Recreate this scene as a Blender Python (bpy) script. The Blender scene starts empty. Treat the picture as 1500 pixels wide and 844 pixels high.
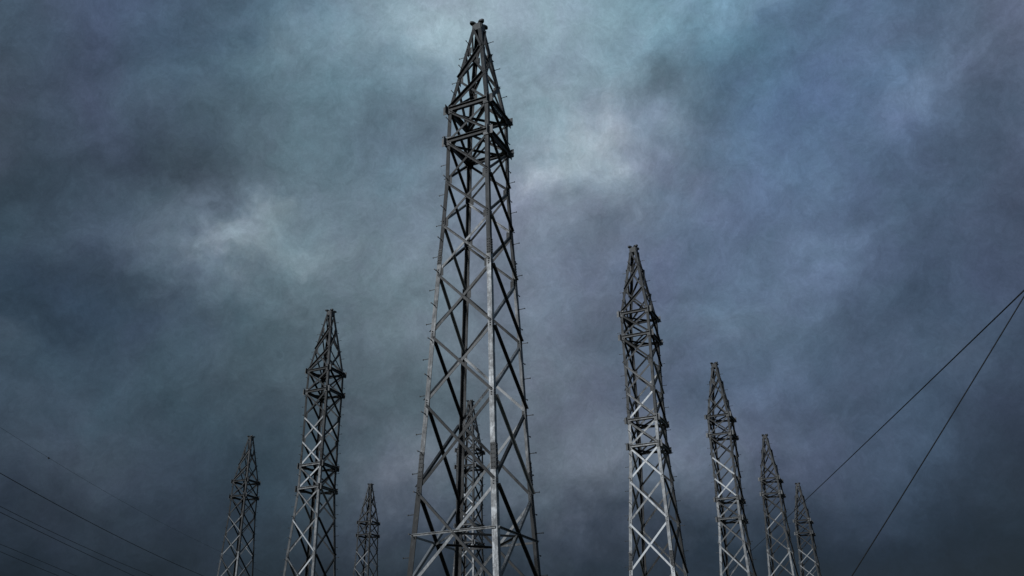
import bpy, bmesh, math, random
from mathutils import Vector, Matrix
random.seed(7)
C = bpy.context.scene.collection
R = math.radians
S = 0.5            # survey units -> metres
EYE = 1.6          # camera height in metres

# ------------------------------------------------------------------ camera
FPX, PITCH, ROLL, PHI = 1343.69, R(25.4503), R(0.71361), R(19.81)
cam_d = bpy.data.cameras.new('camera'); cam = bpy.data.objects.new('camera', cam_d); C.objects.link(cam)
cam_d.sensor_width = 36; cam_d.lens = FPX / 1500 * 36
cam_d.clip_start = 0.1; cam_d.clip_end = 6000
fw = Vector((0, math.cos(PITCH), math.sin(PITCH)))
ux = Vector((1, 0, 0)); uv = Vector((0, -math.sin(PITCH), math.cos(PITCH)))
c_, s_ = math.cos(ROLL), math.sin(ROLL)
right = c_*ux - s_*uv; up = s_*ux + c_*uv
M4 = Matrix.Identity(4)
for i in range(3):
    M4[i][0] = right[i]; M4[i][1] = up[i]; M4[i][2] = -fw[i]
M4[2][3] = EYE
cam.matrix_world = M4
bpy.context.scene.camera = cam

def ray(px, py):
    X = (px-750)/FPX; Y = (422-py)/FPX
    return right*X + up*Y + fw                  # unit depth
def at(px, py, D):                              # a real point, D metres deep
    return Vector((0, 0, EYE)) + ray(px, py)*D

# ------------------------------------------------------------------ light
SUN_EL, SUN_AZ = R(24), R(222)                  # azimuth clockwise from +Y
sc = bpy.context.scene
sc.view_settings.view_transform = 'Standard'; sc.view_settings.look = 'None'
sc.view_settings.gamma = 1; sc.view_settings.use_curve_mapping = False
sc.view_settings.exposure = 0.55
sd = bpy.data.lights.new('sun', 'SUN'); sd.energy = 1.15; sd.angle = R(12); sd.color = (0.93, 0.97, 1.0)
sun = bpy.data.objects.new('sun', sd); C.objects.link(sun)
sdir = Vector((math.sin(SUN_AZ)*math.cos(SUN_EL), math.cos(SUN_AZ)*math.cos(SUN_EL), math.sin(SUN_EL)))
sun.rotation_euler = (-sdir).to_track_quat('-Z', 'Y').to_euler()

# ------------------------------------------------------------------ node helper
class NT:
    def __init__(s, tree): s.t = tree
    def n(s, typ, **kw):
        nd = s.t.nodes.new(typ)
        for k, v in kw.items(): setattr(nd, k, v)
        return nd
    def put(s, sock, v):
        if isinstance(v, bpy.types.NodeSocket): s.t.links.new(v, sock)
        else: sock.default_value = v
    def math(s, op, a, b=0.0, c=0.0, clamp=False):
        nd = s.n('ShaderNodeMath', operation=op, use_clamp=clamp)
        s.put(nd.inputs[0], a); s.put(nd.inputs[1], b); s.put(nd.inputs[2], c)
        return nd.outputs[0]
    def vmath(s, op, a, b=(0, 0, 0), scale=None):
        nd = s.n('ShaderNodeVectorMath', operation=op)
        s.put(nd.inputs[0], a); s.put(nd.inputs[1], b)
        if scale is not None: s.put(nd.inputs[3], scale)
        return nd.outputs[0]
    def noise(s, vec, scale, detail=6, rough=0.55, dist=0.0, dim='3D'):
        nd = s.n('ShaderNodeTexNoise', noise_dimensions=dim)
        s.put(nd.inputs['Vector'], vec); s.put(nd.inputs['Scale'], scale); s.put(nd.inputs['Detail'], detail)
        s.put(nd.inputs['Roughness'], rough); s.put(nd.inputs['Distortion'], dist)
        return nd
    def ramp(s, fac, stops, interp='LINEAR'):
        nd = s.n('ShaderNodeValToRGB'); cr = nd.color_ramp; cr.interpolation = interp
        while len(cr.elements) < len(stops): cr.elements.new(0.5)
        for e, (p, c) in zip(cr.elements, stops): e.position = p; e.color = c
        s.put(nd.inputs[0], fac); return nd.outputs[0]
    def mix(s, fac, a, b, bt='MIX'):
        nd = s.n('ShaderNodeMix', data_type='RGBA', blend_type=bt)
        s.put(nd.inputs[0], fac); s.put(nd.inputs[6], a); s.put(nd.inputs[7], b)
        return nd.outputs[2]
def lin(r, g, b):
    f = lambda v: (v/255/12.92) if v/255 <= .04045 else ((v/255+.055)/1.055)**2.4
    return (f(r), f(g), f(b), 1)

# ------------------------------------------------------------------ sky: storm clouds over a Nishita sky
w = bpy.data.worlds.new('World'); sc.world = w; w.use_nodes = True
t = w.node_tree; t.nodes.clear(); N = NT(t)
tc = N.n('ShaderNodeTexCoord').outputs['Generated']
d = N.vmath('NORMALIZE', tc)
sep = N.n('ShaderNodeSeparateXYZ'); N.put(sep.inputs[0], d)
sx, sy, sz = sep.outputs
az = N.math('ARCTAN2', sx, sy); el = N.math('ARCSINE', sz)
# softly folded cloud coordinates on a layer overhead
inv = N.math('DIVIDE', 1.0, N.math('ADD', N.math('MAXIMUM', sz, 0.0), 0.22))
lay = N.n('ShaderNodeCombineXYZ'); N.put(lay.inputs[0], N.math('MULTIPLY', sx, inv)); N.put(lay.inputs[1], N.math('MULTIPLY', sy, inv))
layer = lay.outputs[0]
ae = N.n('ShaderNodeCombineXYZ'); N.put(ae.inputs[0], az); N.put(ae.inputs[1], el)
wn = N.noise(d, 7.0, 5, 0.6)
warp = N.vmath('SCALE', N.vmath('SUBTRACT', wn.outputs['Color'], (0.5, 0.5, 0.5)), scale=0.13)
wn2 = N.noise(d, 26.0, 4, 0.6)
warp2 = N.vmath('SCALE', N.vmath('SUBTRACT', wn2.outputs['Color'], (0.5, 0.5, 0.5)), scale=0.05)
aew = N.vmath('ADD', N.vmath('ADD', ae.outputs[0], warp), warp2)
def azel(px, py):
    v = ray(px, py).normalized(); return math.atan2(v.x, v.y), math.asin(v.z)
def bank(px, py, rx, ry, ang, gain):
    """one cloud bank: an elliptical soft mass at an azimuth/elevation in the sky (ang = tilt, degrees)"""
    a, e = azel(px, py)
    mp = N.n('ShaderNodeMapping', vector_type='TEXTURE')
    N.put(mp.inputs['Vector'], aew)
    k = 1/FPX*1.6
    mp.inputs['Location'].default_value = (a, e, 0)
    mp.inputs['Rotation'].default_value = (0, 0, R(ang))
    mp.inputs['Scale'].default_value = (rx*k/max(.6, math.cos(e)), ry*k, 1e3)
    ln = N.n('ShaderNodeVectorMath', operation='DOT_PRODUCT'); N.put(ln.inputs[0], mp.outputs[0]); N.put(ln.inputs[1], mp.outputs[0])
    ex = N.math('EXPONENT', N.math('MULTIPLY', ln.outputs['Value'], -1.6))
    return N.math('MULTIPLY', ex, gain)
BANKS = [ # px, py, rx, ry, tilt, gain in stops
 (376,330,52,28,35,.75),(335,362,50,22,20,.4),(440,375,60,22,20,.35),(400,70,44,30,25,.45),(430,135,90,60,30,.15),(905,180,50,36,25,.32),(850,212,66,32,25,.25),(790,245,40,22,30,.4),
 (955,125,34,22,20,-.7),(1000,190,40,70,-20,-.35),(1300,165,90,30,28,.35),(1130,2,46,20,0,.4),(605,690,60,36,10,.45),(8,505,30,36,0,.5),(20,470,60,18,0,-.5),
 (1410,520,60,34,30,.3),(1150,560,50,44,20,.35),(590,200,60,40,0,-.3),(880,325,100,22,20,-.3),(1210,600,60,34,10,-.35),(900,690,80,50,0,.2),(620,50,90,40,10,.3),
 (200,425,130,24,-6,-.4),(250,250,170,34,8,-.3),(320,285,60,20,-25,-.25),(1380,230,100,40,35,-.35),(1330,330,120,34,35,-.2),(1060,150,90,34,38,-.25),
 (960,20,200,36,4,.2),(1180,400,150,26,20,.15),(1290,470,130,26,25,-.25),(480,505,120,30,10,.15),(530,600,90,40,0,-.15),(160,670,140,34,-25,.2),(90,120,60,100,-20,-.12),
 (1080,480,80,30,0,.15),(1260,760,180,50,5,-.25),(650,400,120,80,20,.12)]
acc = 0.0
for b in BANKS: acc = N.math('ADD', bank(*b), acc)
# turbulence: broad masses, streaks and fine wisps
rot = N.n('ShaderNodeMapping', vector_type='TEXTURE'); N.put(rot.inputs['Vector'], ae.outputs[0])
rot.inputs['Rotation'].default_value = (0, 0, R(33)); rot.inputs['Scale'].default_value = (1.0, 0.52, 1.0)
st = N.vmath('ADD', rot.outputs[0], N.vmath('SCALE', warp, scale=1.3))
n1 = N.noise(layer, 1.7, 6, 0.55, 0.6).outputs['Fac']
n2 = N.noise(st, 6.5, 7, 0.6, 0.5).outputs['Fac']
n3 = N.noise(st, 24.0, 6, 0.62, 0.4).outputs['Fac']
n4 = N.noise(aew, 110.0, 6, 0.9, 0.0).outputs['Fac']
tur = N.math('MULTIPLY', N.math('SUBTRACT', n1, 0.5), 0.3)
tur = N.math('ADD', tur, N.math('MULTIPLY', N.math('SUBTRACT', n2, 0.5), 1.25))
tur = N.math('ADD', tur, N.math('MULTIPLY', N.math('SUBTRACT', n3, 0.5), 0.42))
tur = N.math('ADD', tur, N.math('MULTIPLY', N.math('SUBTRACT', n4, 0.5), 1.15))
n5 = N.noise(N.vmath('ADD', d, N.vmath('SCALE', warp2, scale=.8)), 15.0, 5, 0.6, 0.8).outputs['Fac']
tur = N.math('ADD', tur, N.math('MULTIPLY', N.math('SUBTRACT', n5, 0.5), 1.15))
stops = N.math('SUBTRACT', N.math('ADD', acc, tur), 0.13)
gain = N.math('POWER', 2.0, stops)
# the storm's large cloud masses: tone along the horizon at ten heights above it
GX = [0,150,300,450,600,750,900,1050,1200,1350,1500]
GY = [30,140,240,345,450,560,680,800,850]
GC = [
 [(72,88,105),(80,98,125),(66,85,105),(98,125,145),(132,152,163),(138,160,170),(122,150,163),(102,138,158),(88,114,142),(84,102,128),(102,114,136)],
 [(70,82,95),(75,88,112),(72,92,108),(95,122,132),(115,142,160),(126,150,162),(124,147,162),(88,118,145),(82,108,142),(96,116,142),(86,102,126)],
 [(58,72,85),(68,84,102),(66,85,98),(92,112,125),(100,120,140),(132,146,158),(142,151,163),(92,118,145),(88,115,145),(84,102,128),(70,80,100)],
 [(58,75,88),(72,92,112),(104,121,134),(112,130,140),(108,128,140),(118,128,145),(98,112,140),(92,112,140),(98,120,145),(76,96,122),(72,82,105)],
 [(45,60,78),(58,75,98),(75,95,110),(92,112,122),(105,122,132),(112,122,135),(98,110,130),(88,108,128),(85,105,128),(66,84,108),(58,72,90)],
 [(65,82,98),(62,80,95),(62,80,92),(78,92,102),(92,108,118),(98,108,120),(82,95,112),(75,92,115),(85,102,128),(70,86,106),(55,68,88)],
 [(48,58,72),(62,72,85),(48,66,80),(52,68,80),(96,108,120),(92,104,116),(104,114,128),(100,112,130),(78,92,115),(50,66,88),(43,52,65)],
 [(28,42,58),(38,48,62),(38,50,65),(48,60,72),(50,62,76),(46,58,72),(44,57,72),(40,54,72),(30,45,64),(28,41,60),(23,33,46)],
 [(20,31,44),(24,34,46),(25,36,48),(30,41,52),(34,45,57),(33,43,56),(32,42,56),(28,40,54),(23,34,50),(21,32,47),(17,26,38)]]
def tone(a, e):
    v = Vector((math.sin(a)*math.cos(e), math.cos(a)*math.cos(e), math.sin(e)))
    dd = v.dot(fw); px = 750+FPX*v.dot(right)/dd; py = 422-FPX*v.dot(up)/dd
    def loc(G, p):
        if p <= G[0]: return 0, 0.0
        for i in range(len(G)-1):
            if p <= G[i+1]: return i, (p-G[i])/(G[i+1]-G[i])
        return len(G)-2, 1.0
    i, u = loc(GX, px); j, w_ = loc(GY, py); out = []
    for ch in range(3):
        L = [lin(*GC[j+q][i+r])[ch] for q in (0, 1) for r in (0, 1)]
        out.append((L[0]*(1-u)+L[1]*u)*(1-w_)+(L[2]*(1-u)+L[3]*u)*w_)
    y = sum(out)/3; out = [v*.97+y*.03 for v in out]; k = (y/.13)**.15
    return tuple(v*k for v in out)+(1,)
AZ0, AZ1 = R(-39), R(39)
wsep = N.n('ShaderNodeSeparateXYZ'); N.put(wsep.inputs[0], aew)
fx = N.math('DIVIDE', N.math('SUBTRACT', wsep.outputs[0], AZ0), AZ1-AZ0)
EL = [6.5, 8.5, 10.5, 14.5, 18.5, 22.5, 26.5, 30.5, 34.5, 38.5, 43.0]
col = None
for j, e in enumerate(EL):
    row = N.ramp(fx, [(q/17, tone(AZ0+(AZ1-AZ0)*q/17, R(e))) for q in range(18)], 'B_SPLINE')
    if col is None: col = row
    else:
        f_ = N.math('DIVIDE', N.math('SUBTRACT', wsep.outputs[1], R(EL[j-1])), R(e-EL[j-1]), clamp=True)
        col = N.mix(f_, col, row)
# the rest of the sky: an even dull overcast with height
rest = N.ramp(N.math('DIVIDE', el, R(90)), [(0.0, lin(26, 38, 52)), (0.12, lin(48, 62, 78)), (0.3, lin(78, 96, 116)), (0.5, lin(105, 125, 142)), (1.0, lin(100, 122, 142))])
far_az = N.math('MULTIPLY', N.math('SUBTRACT', N.math('ABSOLUTE', az), R(36)), 1/R(16), clamp=True)
far_el = N.math('MULTIPLY', N.math('SUBTRACT', el, R(44)), 1/R(14), clamp=True)
col = N.mix(N.math('MAXIMUM', far_az, far_el), col, rest)
low = N.math('DIVIDE', el, R(8), clamp=True)
col = N.mix(low, lin(22, 32, 44), col)
hue = N.noise(d, 9.0, 5, 0.6, 0.3).outputs['Fac']
tint = N.ramp(hue, [(0.36, (0.95, 1.01, 1.0, 1)), (0.5, (1, 1, 1, 1)), (0.64, (1.04, 0.985, 1.03, 1))])
col = N.mix(1.0, col, tint, 'MULTIPLY')
grey = N.math('MULTIPLY', N.math('SUBTRACT', acc, 0.1), 2.0, clamp=True)
col = N.mix(grey, col, N.mix(1.0, col, (1.07, 1.0, 0.95, 1), 'MULTIPLY'))
col = N.vmath('SCALE', col, scale=gain)
sky = N.n('ShaderNodeTexSky', sky_type='NISHITA'); sky.sun_disc = False
sky.sun_elevation = SUN_EL; sky.sun_rotation = SUN_AZ; sky.air_density = 1.0; sky.dust_density = 2.0
EXPO = 2**sc.view_settings.exposure
cloud = N.vmath('SCALE', col, scale=10/EXPO)
allsky = N.mix(0.975, sky.outputs[0], cloud)
bg = N.n('ShaderNodeBackground'); N.put(bg.inputs[0], allsky); bg.inputs[1].default_value = 0.1
wo = N.n('ShaderNodeOutputWorld'); t.links.new(bg.outputs[0], wo.inputs[0])
w.cycles.sampling_method = 'MANUAL'; w.cycles.sample_map_resolution = 256

# ------------------------------------------------------------------ materials
def material(name):
    m = bpy.data.materials.new(name); m.use_nodes = True
    nt = NT(m.node_tree); b = m.node_tree.nodes['Principled BSDF']; return m, nt, b
def galvanised(name, dark, mid, pale, metal=0.25, rough=0.55, spread=0.35, rust=0.35):
    m, n, b = material(name)
    co = n.n('ShaderNodeTexCoord').outputs['Object']
    rnd = n.n('ShaderNodeObjectInfo').outputs['Random']
    off = n.vmath('ADD', co, n.vmath('SCALE', (7.3, 3.1, 9.7), scale=n.math('MULTIPLY', rnd, 13)))
    a = n.noise(off, 3.2, 8, 0.65, 0.8).outputs['Fac']
    s2 = n.noise(n.vmath('MULTIPLY', off, (9, 9, 1.6)), 2.0, 6, 0.7).outputs['Fac']    # rain streaks down the member
    f = n.noise(off, 22, 6, 0.85).outputs['Fac']
    mixv = n.math('ADD', n.math('MULTIPLY', a, 0.4), n.math('ADD', n.math('MULTIPLY', s2, 0.3), n.math('MULTIPLY', f, 0.3)))
    mixv = n.math('ADD', mixv, n.math('MULTIPLY', n.math('SUBTRACT', rnd, 0.5), spread*0.35))
    c = n.ramp(mixv, [(0.38, dark), (0.5, mid), (0.60, pale)])
    rm = n.noise(off, 5.5, 8, 0.75, 1.2).outputs['Fac']
    rmask = n.math('MULTIPLY', n.ramp(rm, [(0.60, (0, 0, 0, 1)), (0.70, (1, 1, 1, 1))]), rust)
    c = n.mix(rmask, c, (0.075, 0.05, 0.04, 1))
    n.put(b.inputs['Base Color'], c)
    b.inputs['Metallic'].default_value = metal
    n.put(b.inputs['Roughness'], n.math('ADD', n.math('MULTIPLY', f, 0.3), rough-0.15))
    bp = n.n('ShaderNodeBump'); bp.inputs['Strength'].default_value = 0.25; bp.inputs['Distance'].default_value = 0.004
    n.put(bp.inputs['Height'], f); m.node_tree.links.new(bp.outputs[0], b.inputs['Normal'])
    return m
g = lambda v, k=1.0: (v*0.97, v*1.0, v*1.03, 1)
M_OLD = galvanised('weathered_steel', g(.015), g(.035), g(.085), 0.3, 0.6)
M_MID = galvanised('galvanised_steel', g(.05), g(.13), g(.30), 0.3, 0.5)
M_NEW = galvanised('bright_zinc', g(.045), g(.22), g(.66), 0.15, 0.5, rust=.8)
M_BRACE = galvanised('brace_steel', g(.025), g(.08), g(.25), 0.3, 0.5, spread=1.5)
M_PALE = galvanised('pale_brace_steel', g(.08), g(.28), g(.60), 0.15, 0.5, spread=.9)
M_PLATE = galvanised('plate_steel', g(.018), g(.038), g(.08), 0.3, 0.55)
M_GUSS = galvanised('gusset_steel', g(.04), g(.09), g(.18), 0.3, 0.55)
M_BOLT = galvanised('bolt_steel', g(.04), g(.07), g(.12), 0.4, 0.5)
def plain(name, c1, c2, scale, rough=.8, metal=0.0, bump=0.3):
    m, n, b = material(name)
    co = n.n('ShaderNodeTexCoord').outputs['Object']
    a = n.noise(co, scale, 9, 0.65, 0.3).outputs['Fac']
    n.put(b.inputs['Base Color'], n.ramp(a, [(0.35, c1), (0.65, c2)]))
    b.inputs['Roughness'].default_value = rough; b.inputs['Metallic'].default_value = metal
    bp = n.n('ShaderNodeBump'); bp.inputs['Strength'].default_value = bump; bp.inputs['Distance'].default_value = 0.02
    n.put(bp.inputs['Height'], a); m.node_tree.links.new(bp.outputs[0], b.inputs['Normal'])
    return m
M_CONC = plain('concrete', (.16, .155, .15, 1), (.32, .31, .30, 1), 6)
M_WIRE = plain('cable', (.012, .013, .015, 1), (.03, .032, .035, 1), 40, .6, .3, 0)
M_WOOD = plain('tarred_wood', (.04, .03, .022, 1), (.11, .085, .065, 1), 5)
def grassy():
    m, n, b = material('dull_grass_and_soil')
    co = n.n('ShaderNodeTexCoord').outputs['Object']
    big = n.noise(co, .08, 8, 0.65, .5).outputs['Fac']; mid = n.noise(co, .9, 8, 0.7, .4).outputs['Fac']; fine = n.noise(co, 14, 8, 0.8).outputs['Fac']
    v = n.math('ADD', n.math('MULTIPLY', big, .35), n.math('ADD', n.math('MULTIPLY', mid, .35), n.math('MULTIPLY', fine, .3)))
    n.put(b.inputs['Base Color'], n.ramp(v, [(0.38, (.022, .032, .012, 1)), (0.47, (.05, .06, .025, 1)), (0.54, (.09, .08, .045, 1)), (0.62, (.15, .12, .08, 1))]))
    b.inputs['Roughness'].default_value = 1
    bp = n.n('ShaderNodeBump'); bp.inputs['Strength'].default_value = .8; bp.inputs['Distance'].default_value = .06
    n.put(bp.inputs['Height'], v); m.node_tree.links.new(bp.outputs[0], b.inputs['Normal'])
    return m
M_GRND = grassy()
M_PORC = plain('porcelain', (.10, .05, .035, 1), (.15, .08, .06, 1), 8, .25, 0, 0)

# ------------------------------------------------------------------ mesh helpers
def obj(name, bm, m, parent=None):
    me = bpy.data.meshes.new(name); bm.normal_update(); bm.to_mesh(me); bm.free()
    for mm in (m if isinstance(m, (list, tuple)) else [m]): me.materials.append(mm)
    o = bpy.data.objects.new(name, me); C.objects.link(o)
    if parent: o.parent = parent
    return o
def prism(bm, pts0, pts1, mi=0):
    a = [bm.verts.new(p) for p in pts0]; b = [bm.verts.new(p) for p in pts1]; n = len(a); fs = []
    for i in range(n): fs.append(bm.faces.new((a[i], a[(i+1) % n], b[(i+1) % n], b[i])))
    fs.append(bm.faces.new(a[::-1])); fs.append(bm.faces.new(b))
    for f in fs: f.material_index = mi
    return fs
def angle(bm, P, Q, e1, e2, w1, w2, th, mi=0):
    """steel angle section from P to Q, heel on PQ, flanges along e1 and e2"""
    sec = [(0, 0), (w1, 0), (w1, th), (th, th), (th, w2), (0, w2)]
    prism(bm, [P+e1*a+e2*b for a, b in sec], [Q+e1*a+e2*b for a, b in sec], mi)
def box(bm, c, ex, ey, ez, mi=0):
    r = [c+ex*a+ey*b for a, b in ((-1, -1), (1, -1), (1, 1), (-1, 1))]
    prism(bm, [p-ez for p in r], [p+ez for p in r], mi)
def rod(bm, P, Q, r, n=6, r2=None, mi=0):
    dv = (Q-P).normalized(); a = dv.orthogonal().normalized(); b = dv.cross(a); r2 = r if r2 is None else r2
    prism(bm, [P+(a*math.cos(i*2*math.pi/n)+b*math.sin(i*2*math.pi/n))*r for i in range(n)],
              [Q+(a*math.cos(i*2*math.pi/n)+b*math.sin(i*2*math.pi/n))*r2 for i in range(n)], mi)
def fix(bm): bmesh.ops.recalc_face_normals(bm, faces=bm.faces)
def tube(bm, pts, r, n=6):
    rings = []
    for i, p in enumerate(pts):
        dv = (pts[min(i+1, len(pts)-1)]-pts[max(i-1, 0)]).normalized()
        a = dv.cross(Vector((0, 0, 1))).normalized(); b = dv.cross(a)
        rings.append([bm.verts.new(p+(a*math.cos(k*2*math.pi/n)+b*math.sin(k*2*math.pi/n))*r) for k in range(n)])
    for r0, r1 in zip(rings, rings[1:]):
        for k in range(n): bm.faces.new((r0[k], r0[(k+1) % n], r1[(k+1) % n], r1[k])).smooth = True
    bm.faces.new(rings[0][::-1]); bm.faces.new(rings[-1])

# ------------------------------------------------------------------ ground
bm = bmesh.new(); bmesh.ops.create_circle(bm, cap_ends=True, segments=96, radius=4000)
gr = obj('ground', bm, M_GRND); gr['kind'] = 'structure'

# ------------------------------------------------------------------ lattice towers
GZ = -EYE/S                                     # ground in survey units
DIRS = [Vector((0, -1, 0)), Vector((1, 0, 0)), Vector((0, 1, 0)), Vector((-1, 0, 0))]   # front, right, back, left corner
# kind 1: one pair of rings; kind 2: a second pair of rings at mid height
NODES1 = [28.24, 26.31, 24.02, 21.62, 18.98, 15.86, 12.62, 8.81, 4.75, 0.6]
PROF1 = [(34.25, .30), (28.24, 1.60), (26.31, 1.64), (24.02, 1.67), (21.62, 1.812), (18.98, 1.994), (15.86, 2.19), (12.62, 2.361), (8.81, 2.60), (4.75, 2.92), (0.6, 3.2), (GZ, 3.45)]
NODES2 = [28.24, 26.31, 24.14, 21.98, 19.79, 17.85, 15.43, 12.49, 9.11, 5.3, 1.0]
PROF2 = [(34.25, .30), (28.24, 1.58), (26.31, 1.60), (24.14, 1.57), (21.98, 1.55), (19.79, 1.57), (17.85, 1.58), (15.43, 1.76), (12.49, 2.0), (9.11, 2.22), (5.3, 2.5), (1.0, 2.82), (GZ, 3.12)]
CONE = [33.55, 32.27, 30.23, 28.24]
def build_tower(kind, root, brightleg=False):
    rs = random.Random(11+kind)
    nodes, prof = (NODES1, PROF1) if kind == 1 else (NODES2, PROF2)
    def rad(z):
        for (z1, r1), (z0, r0) in zip(prof, prof[1:]):
            if z0 <= z <= z1: return r0+(r1-r0)*(z-z0)/(z1-z0)
        return prof[-1][1] if z < GZ else prof[0][1]
    def P(k, z): return (DIRS[k % 4]*rad(z)+Vector((0, 0, z-GZ)))*S
    def U(v): return v*S
    def facen(k): return (DIRS[k % 4]+DIRS[(k+1) % 4]).normalized()
    legt = .034*S
    def lw(z): return (.195 if z > 19.8 else .215 if z > 9.9 else .24)*S
    # legs
    brk = sorted(set([p[0] for p in prof]+[19.8, 9.9]), reverse=True)
    for k in range(4):
        bm = bmesh.new()
        e1 = (DIRS[(k+1) % 4]-DIRS[k]).normalized(); e2 = (DIRS[(k-1) % 4]-DIRS[k]).normalized()
        for a, b in zip(brk, brk[1:]):
            mi = 0 if a > 19.9 else 1 if a > 9.95 else 2
            angle(bm, P(k, a)-Vector((0, 0, .0006)), P(k, b)+Vector((0, 0, .0006)), e1, e2, lw((a+b)/2), lw((a+b)/2), legt, mi)
        fix(bm)
        if brightleg: mats = [[M_OLD, M_NEW, M_NEW], [M_OLD, M_MID, M_OLD], [M_OLD, M_OLD, M_OLD], [M_OLD, M_NEW, M_OLD]][k]
        else: mats = [[M_OLD, M_MID, M_NEW], [M_OLD, M_OLD, M_MID], [M_OLD, M_OLD, M_OLD], [M_OLD, M_MID, M_NEW]][k]
        o = obj('leg', bm, mats, root)
        if brightleg and k == 0: o['label'] = 'pale mottled corner leg facing the viewer'
        if brightleg and k == 3: o['label'] = 'left leg with a pale middle length between bolted splices'
        if brightleg and k == 2: o['label'] = 'dark rear corner leg'
    # diagonals
    def diag(ka, za, kb, zb, n, outer, w, w2, th=.022):
        A, B = P(ka, za), P(kb, zb); h = B-A
        tdir = (DIRS[kb % 4]-DIRS[ka % 4]).normalized()
        ins = (.10*S)
        A = A+tdir*ins; B = B-tdir*ins
        dv = (B-A).normalized(); wv = n.cross(dv).normalized()
        if wv.z > 0: wv = -wv
        off = n*(.006*S if outer else -.045*S)
        bm = bmesh.new()
        n2 = n if outer else -n
        heel = -wv*(w*S*.5)+off
        angle(bm, A+heel, B+heel, wv, n2, w*S, w2*S, th*S)
        # bolt heads at both ends
        for q in (A+dv*.10*S, B-dv*.10*S):
            rod(bm, q+off+n2*th*S, q+off+n2*(th+.022)*S, .026*S)
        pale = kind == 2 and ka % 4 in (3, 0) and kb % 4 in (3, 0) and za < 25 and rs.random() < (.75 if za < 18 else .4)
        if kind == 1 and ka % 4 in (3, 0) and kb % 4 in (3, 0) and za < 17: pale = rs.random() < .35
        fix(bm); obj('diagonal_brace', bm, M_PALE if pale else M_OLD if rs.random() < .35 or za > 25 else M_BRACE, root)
    def horiz(za, k, w, outer=True, drop=.0, name='ring_beam', m=None, w2=None):
        n = facen(k); tdir = (DIRS[(k+1) % 4]-DIRS[k]).normalized()
        A = P(k, za)+tdir*.06*S; B = P(k+1, za)-tdir*.06*S
        off = n*(.03*S if outer else -.075*S)+Vector((0, 0, drop*S))
        bm = bmesh.new(); angle(bm, A+off, B+off, Vector((0, 0, -1)), (n if outer else -n), w*S, (w2 or w*.75)*S, .024*S); fix(bm)
        obj(name, bm, m or M_PLATE, root)
    # cone
    for i in range(1, 3):
        za, zb = CONE[i], CONE[i+1]
        for k in range(4):
            n = facen(k)
            diag(k, za-.02, k+1, zb+.12, n, False, .12, .10)
            diag(k+1, za-.02, k, zb+.12, n, True, .20 if k in (0, 3) else .16, .14)
    for k in range(4):      # slender top panel: one wide diagonal a face
        diag((k+1) if k % 2 == 0 else k, 33.8, k if k % 2 == 0 else k+1, CONE[1]+.1, facen(k), True, .13, .10)
    # body panels
    for i, (za, zb) in enumerate(zip(nodes, nodes[1:])):
        for k in range(4):
            n = facen(k); wd = (.115 if za > 19 else .125) if kind == 1 else .13
            diag(k, za-.13, k+1, zb+.13, n, True, wd, wd*.95)
            diag(k+1, za-.13, k, zb+.13, n, False, wd, wd*.95)
    # feet: two braces a face up to a beam at mid width
    zt = nodes[-1]
    for k in range(4):
        horiz(zt, k, .15, m=M_BRACE, name='horizontal_beam')
        n = facen(k); mid = (P(k, zt)+P(k+1, zt))/2
        for ka in (k, k+1):
            A = P(ka, GZ+.5); tdir = (mid-A).normalized(); wv = n.cross(tdir).normalized()
            bm = bmesh.new(); angle(bm, A+tdir*.2*S-n*.10*S, mid-tdir*.02-n*(.10 if ka == k else .135)*S, wv, -n, .13*S, .13*S, .022*S); fix(bm)
            obj('foot_brace', bm, M_BRACE, root)
    # rings with plan bracing
    rings = [28.24, 26.31]+([19.79, 17.85] if kind == 2 else [])
    for z in rings:
        for k in range(4): (horiz(z, k, (.18 if k in (3, 1) else .21) if z > 25 else .16, drop=.10, w2=.12, m=M_PLATE if z > 25 else M_MID), horiz(z, k, .15, outer=False, drop=.06, w2=.14))
        for j, (a, b) in enumerate(((0, 2), (1, 3))):
            A, B = P(a, z)*.985, P(b, z)*.985
            A.z = B.z = (z-GZ)*S-(.05+.13*j)*S
            tdir = (B-A).normalized(); A += tdir*.12*S; B -= tdir*.12*S
            bm = bmesh.new(); angle(bm, A, B, Vector((0, 0, -1)), Vector((0, 0, 1)).cross(tdir), .10*S, .10*S, .022*S); fix(bm)
            obj('plan_brace', bm, M_PLATE, root)
        # gusset plates standing out past each corner
        for k in range(4):
            bm = bmesh.new()
            for q in (1, -1):
                e = (DIRS[(k+q) % 4]-DIRS[k]).normalized(); n = (DIRS[k]+DIRS[(k+q) % 4]).normalized()
                c = P(k, z)+e*.0*S+n*.042*S
                box(bm, c, e*(.26 if z > 25 else .22)*S, Vector((0, 0, .24*S)), n*.010*S)
                for bx_ in (.06, .14):
                    for bz in (-.16, -.05, .06, .16):
                        rod(bm, c+e*bx_*S+Vector((0, 0, bz*S))+n*.010*S, c+e*bx_*S+Vector((0, 0, bz*S))+n*.032*S, .022*S)
            # horizontal stiffener inside the corner
            inn = -DIRS[k]; c = P(k, z)+Vector((0, 0, -.02*S)); a1 = (DIRS[(k+1) % 4]-DIRS[k]).normalized(); a2 = (DIRS[(k-1) % 4]-DIRS[k]).normalized()
            tri = [c+inn*.06*S, c+a1*.62*S+inn*.03*S, c+inn*.42*S, c+a2*.62*S+inn*.03*S]
            prism(bm, [p-Vector((0, 0, .01*S)) for p in tri], [p+Vector((0, 0, .01*S)) for p in tri])
            fix(bm); obj('gusset_plate', bm, M_GUSS, root)
    # lower horizontal girt with plan bracing
    zg = 7.0
    for k in range(4): horiz(zg, k, .09, m=M_BRACE, name='horizontal_beam')
    mids = [(P(k, zg)+P(k+1, zg))/2 for k in range(4)]
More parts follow.
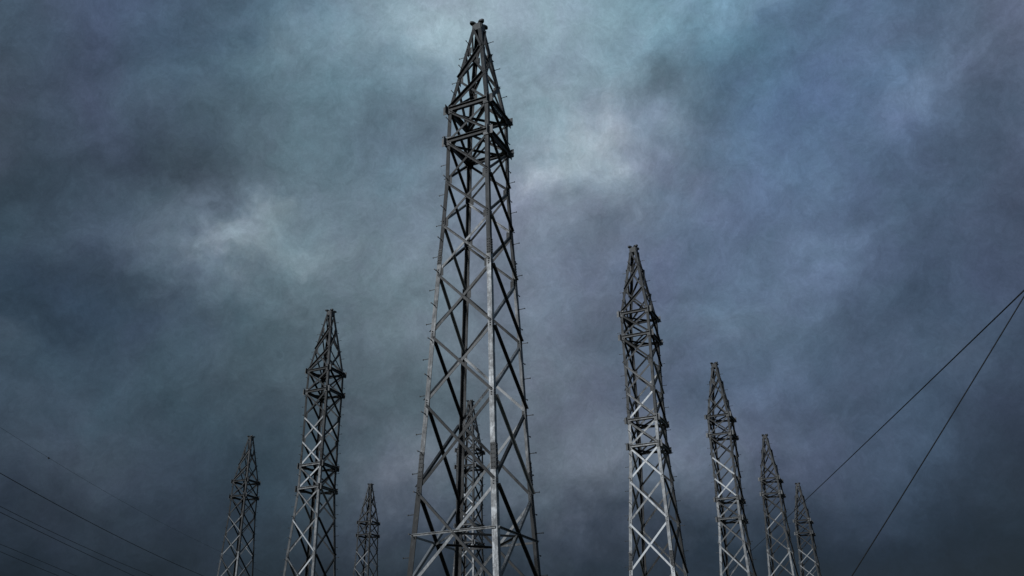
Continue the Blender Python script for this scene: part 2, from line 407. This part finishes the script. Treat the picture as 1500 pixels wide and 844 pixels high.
    for k in range(4):
        A, B = mids[k], mids[(k+1) % 4]; A = A*1; B = B*1
        dz = Vector((0, 0, -.06*S)); tdir = (B-A).normalized()
        bm = bmesh.new(); angle(bm, A+dz+tdir*.08*S, B+dz-tdir*.08*S, Vector((0, 0, -1)), Vector((0, 0, 1)).cross(tdir), .09*S, .09*S, .02*S); fix(bm)
        obj('plan_brace', bm, M_BRACE, root)
    # node plates on each leg where the diagonals meet
    for z in CONE[1:3]+[q for q in nodes if q not in rings]:
        for k in range(4):
            bm = bmesh.new()
            for q in (1, -1):
                e = (DIRS[(k+q) % 4]-DIRS[k]).normalized(); n = (DIRS[k]+DIRS[(k+q) % 4]).normalized()
                c = P(k, z)+e*(.18 if z > 17 else .125)*S-n*.0405*S
                box(bm, c, e*(.165 if z > 17 else .11)*S, Vector((0, 0, (.2 if z > 17 else .17)*S)), n*.0030*S)
                for bz in (-.11, .0, .11):
                    rod(bm, P(k, z)+e*.10*S+n*.001*S+Vector((0, 0, bz*S)), P(k, z)+e*.10*S+n*.036*S+Vector((0, 0, bz*S)), .03*S)
            fix(bm); obj('node_plate', bm, M_PLATE, root)
    # bolted leg splices
    for z0, z1 in ((19.4, 20.2), (9.3, 10.4)):
        if kind == 2 and z0 > 15: z0, z1 = 20.35, 21.1
        for k in range(4):
            bm = bmesh.new()
            for q in (1, -1):
                e = (DIRS[(k+q) % 4]-DIRS[k]).normalized(); n = (DIRS[k]+DIRS[(k+q) % 4]).normalized()
                A, B = P(k, z0), P(k, z1); wd = lw(z1)*.5
                c = (A+B)/2+e*(wd+.004*S)+n*.012*S
                box(bm, c, e*(wd-.006*S), (B-A)/2, n*.008*S)
                nb = 6
                for i in range(nb):
                    p0 = A.lerp(B, (i+.5)/nb)+n*.02*S
                    for sx_ in (.55, 1.4):
                        q0 = p0+e*wd*sx_
                        rod(bm, q0, q0+n*.028*S, .026*S)
            fix(bm); obj('splice_plate', bm, M_PLATE, root)
    # step bolts up two opposite legs, on either flange in turn
    z = GZ+5.0; i = 0
    pb = {}
    while z < 33.3:
        for k in (1, 3):
            q = 1 if (i % 2 == 0) else -1
            if k == 1: q = -q
            e = (DIRS[(k+q) % 4]-DIRS[k]).normalized(); n = (DIRS[k]+DIRS[(k+q) % 4]).normalized()
            A = P(k, z+(.35 if k == 1 else 0))+e*.07*S
            bm = bmesh.new(); rod(bm, A-n*.06*S, A+n*.30*S, .019*S); rod(bm, A+n*.30*S, A+n*.325*S, .036*S); rod(bm, A+n*.002*S, A+n*.03*S, .036*S); fix(bm)
            obj('step_bolt', bm, M_BOLT, root)
        z += .86; i += 1
    # top: four short clevis lugs pointing outward on a collar
    zt = 34.25-GZ
    bm = bmesh.new()
    for k in range(4):
        a, b = DIRS[k]*.34, DIRS[(k+1) % 4]*.34
        p, q = (a+Vector((0, 0, zt-.28)))*S, (b+Vector((0, 0, zt-.28)))*S; n = facen(k)
        box(bm, (p+q)/2+n*.03*S, (q-p)/2*.98, Vector((0, 0, .22*S)), n*.014*S)
    fix(bm); obj('top_collar', bm, M_PLATE, root)
    for k in range(4):
        bm = bmesh.new(); dirv = (DIRS[k]*.94+DIRS[(k+1) % 4]*.34).normalized(); sd_ = Vector((0, 0, 1)).cross(dirv)
        c0 = (DIRS[k]*.27+Vector((0, 0, zt+.0)))*S
        outl = []
        for j in range(16):
            a = 2*math.pi*j/16
            outl.append(dirv*(.21*math.cos(a)+.06)*S+sd_*.135*math.sin(a)*S)
        prism(bm, [c0+v-Vector((0, 0, .05*S)) for v in outl], [c0+v+Vector((0, 0, .05*S)) for v in outl])
        rod(bm, c0-Vector((0, 0, .3*S)), c0-Vector((0, 0, .04*S)), .075*S, 8)
        fix(bm); obj('top_lug', bm, M_BOLT, root)
    # concrete footings
    for k in range(4):
        bm = bmesh.new(); c = P(k, GZ)
        c.z = 0
        prism(bm, [c+Vector((x, y, -.3))*1 for x, y in ((-.3, -.3), (.3, -.3), (.3, .3), (-.3, .3))], [c+Vector((x, y, .22)) for x, y in ((-.24, -.24), (.24, -.24), (.24, .24), (-.24, .24))])
        fix(bm); obj('footing', bm, M_CONC, root)

def tower_root(label, xy, dphi=0.0):
    o = bpy.data.objects.new('lattice_tower', None); C.objects.link(o)
    o.location = (xy[0]*S, xy[1]*S, 0); o.rotation_euler = (0, 0, PHI+dphi)
    o.empty_display_size = .5
    o['label'] = label; o['category'] = 'lattice tower'; o['group'] = 'steel lattice towers standing in two rows'
    return o
def copy_tower(src, label, xy, dphi=0.0):
    r = src.copy(); C.objects.link(r); r.location = (xy[0]*S, xy[1]*S, 0); r.rotation_euler = (0, 0, PHI+dphi); r['label'] = label
    for ch in kids[src.name]:
        c = ch.copy(); C.objects.link(c); c.parent = r
    return r
kids = {}
main = tower_root('nearest and by far the tallest lattice tower, standing in the middle', (-1.62, 38.79))
build_tower(1, main, True)
bigr = tower_root('second tallest lattice tower, right of the big central one, with two ring pairs', (9.74, 64.79))
build_tower(2, bigr); kids[bigr.name] = [o for o in C.objects if o.parent == bigr]
smol = tower_root('leftmost lattice tower, slim and dark, with one ring pair under its tip', (-34.22, 116.01))
build_tower(1, smol); kids[smol.name] = [o for o in C.objects if o.parent == smol]
copy_tower(bigr, 'tall lattice tower on the left with pale lower legs and two ring pairs', (-16.55, 76.41))
copy_tower(bigr, 'distant lattice tower seen through the legs of the big central tower', (-5.04, 102.67))
copy_tower(bigr, 'third lattice tower from the right, middling height, with two pairs of rings', (21.31, 91.25))
copy_tower(smol, 'second lattice tower from the right, slim, with one ring pair under its tip', (33.25, 118.33))
copy_tower(smol, 'rightmost and shortest looking lattice tower, the cable passing behind its tip', (45.2, 145.92))
copy_tower(smol, 'smallest lattice tower on the left, low between the tall left one and the central one', (-22.53, 142.84))

# ------------------------------------------------------------------ overhead wires
def tagged(o, label, cat, group=None):
    o['label'] = label; o['category'] = cat
    if group: o['group'] = group
    return o
def catenary(p3, s0, s1, n=40):
    """quadratic through three points, continued in both directions"""
    a, b, c = p3; h = lambda p: Vector((p.x, p.y))
    L = (h(c)-h(a)).length; tb = (h(b)-h(a)).length/L; out = []
    for i in range(n+1):
        u = s0+(s1-s0)*i/n
        la = (u-tb)*(u-1)/((0-tb)*(0-1)); lb = u*(u-1)/(tb*(tb-1)); lc = u*(u-tb)/(1-tb)
        out.append(a*la+b*lb+c*lc)
    return out
def wire(pts, r, label, group, cat='overhead wire', name='overhead_wire'):
    base = pts[0].copy(); bm = bmesh.new(); tube(bm, [p-base for p in pts], r)
    fix(bm)
    o = obj(name, bm, M_WIRE); o.location = base; return tagged(o, label, cat, group)
VX = 830
def depth(x, D0): return D0*VX/(VX-x)
ends = []
G = 'power wires crossing the lower left corner'
for pts, D0, r, lab in (
    (((0, 626), (140, 712), (289, 792)), 22.6, .0028, 'faintest overhead wire, highest on the left, carrying a tiny black clamp'),
    (((0, 693), (147, 773), (289, 840)), 22.0, .0085, 'boldest overhead wire on the left, below the faint clamped one'),
    (((0, 741.7), (118.5, 799), (214, 840)), 23.4, .0065, 'overhead wire under the boldest one, upper strand of the close middle pair'),
    (((0, 750.3), (98, 798), (188, 840)), 21.8, .0066, 'overhead wire, lower strand of the close middle pair on the left'),
    (((0, 797), (60, 822), (110, 843)), 23.4, .0055, 'second lowest overhead wire in the bottom left corner'),
    (((0, 808), (45, 827), (84, 843)), 21.8, .0055, 'lowest overhead wire, in the very bottom left corner')):
    p3 = [at(x, y, depth(x, D0)) for x, y in pts]
    # run on to poles beyond the frame: constant depth targets
    dh = (p3[2]-p3[0]).to_2d().length
    fwd = (p3[2]-p3[0]).to_2d().normalized()
    s0 = (14.0-p3[0].y)/(p3[2].y-p3[0].y); s1 = (64.0-p3[0].y)/(p3[2].y-p3[0].y)
    s1 = min(s1, 3.2 if pts[2][0] > 150 else s1)
    # beyond the seen stretch follow a straight-ish sag: clamp the curvature
    a, b, c = p3
    seen = catenary(p3, 0, 1, 16)
    d0 = (seen[1]-seen[0]).normalized(); d1 = (seen[-1]-seen[-2]).normalized()
    pre = seen[0]-d0*((seen[0].y-14.0)/d0.y); post = seen[-1]+d1*((64.0-seen[-1].y)/d1.y)
    allp = [pre, pre.lerp(seen[0], .5)]+seen+[seen[-1].lerp(post, .5), post]
    o = wire(allp, r, lab, G); ends.append((pre, post))
    if r < .005:
        x, y = 72, 669.5; cp = at(x, y, depth(x, D0))
        # nearest point on the wire
        best = min((seen[i].lerp(seen[i+1], j/20) for i in range(16) for j in range(20)), key=lambda p: (p-cp).cross(cp-Vector((0, 0, EYE))).length)
        bm = bmesh.new(); q = best-allp[0]
        box(bm, q-Vector((0, 0, .012)), d0*.022, Vector((1, 0, 0))*.012, Vector((0, 0, .016)))
        rod(bm, q-d0*.045, q+d0*.045, .012); fix(bm)
        cl = obj('clamp', bm, M_WIRE, o)
def pole(name, base, height, lean=0):
    r = bpy.data.objects.new(name, None); C.objects.link(r); r.location = base
    bm = bmesh.new(); rod(bm, Vector((0, 0, -.5)), Vector((0, 0, height)), .15, 14, .10); fix(bm); obj('shaft', bm, M_WOOD, r)
    return r
for j, lab in ((0, 'tarred wooden power pole carrying the left wires, near end of the span'), (1, 'tarred wooden power pole carrying the left wires, far end of the span')):
    e = [q[j] for q in ends]; cx = sum(p.x for p in e)/6; cy = sum(p.y for p in e)/6
    top = max(p.z for p in e)
    r = pole('power_pole', (cx, cy+.28, 0), top+.1)
    tagged(r, lab, 'power pole')
    for i, p in enumerate(e):
        q = p-Vector((cx, cy+.28, 0))
        bm = bmesh.new(); x0 = 0.0
        rod(bm, Vector((0, -.0, q.z-.12)), Vector((q.x, -.0, q.z-.12)) if abs(q.x) > .12 else Vector((.12, 0, q.z-.12)), .045, 8)
        rod(bm, Vector((q.x, 0, q.z-.12)), Vector((q.x, q.y, q.z-.02)), .03, 8); fix(bm); arm = obj('crossarm', bm, M_WOOD, r)
        bm = bmesh.new(); rod(bm, q-Vector((0, 0, .10)), q+Vector((0, 0, .02)), .05, 10, .035); fix(bm); obj('insulator', bm, M_PORC, arm)

# right side: two cables falling from a pole top just outside the frame
top = at(1513, 413, 21.5)
pr = pole('guyed_pole', (top.x, top.y, 0), top.z+.25)
tagged(pr, 'wooden pole just beyond the right edge holding the two cable ends', 'pole')
bm = bmesh.new(); rod(bm, Vector((0, 0, top.z-.06)), Vector((0, 0, top.z+.06)), .13, 14); fix(bm); obj('cable_band', bm, M_BOLT, pr)
far = at(1046, 856, 104); mid = top.lerp(far, .5)
pts = [top.lerp(far, i/40)-Vector((0, 0, .9*4*(i/40)*(1-i/40)*.15)) for i in range(41)]
wire(pts, .018, 'long dark cable sloping down left from the right edge, passing behind the rightmost tower', 'cables at the right edge', 'cable', 'sloping_cable')
fp = pole('power_pole', (far.x, far.y, 0), far.z+.2); tagged(fp, 'distant wooden pole at the lower end of the long sloping cable', 'pole')
bm = bmesh.new(); rod(bm, Vector((0, 0, far.z-.06)), Vector((0, 0, far.z+.06)), .13, 14); fix(bm); obj('cable_band', bm, M_BOLT, fp)
v = ray(1050, 1150); D = -EYE/v.z; anch = Vector((0, 0, EYE))+v*D
pts = [top.lerp(anch, i/40)-Vector((0, 0, 4*(i/40)*(1-i/40)*.12)) for i in range(41)]
gw = wire(pts, .0145, 'steeper dark cable dropping from the right edge to the bottom, touching no tower', 'cables at the right edge', 'cable', 'sloping_cable')
bm = bmesh.new(); q = anch-top; dv = (top-anch).normalized(); rod(bm, q-dv*.5, q+dv*.35, .022, 8); fix(bm); obj('anchor_rod', bm, M_BOLT, gw)
print('objects', len(C.objects), 'guy anchor', anch)
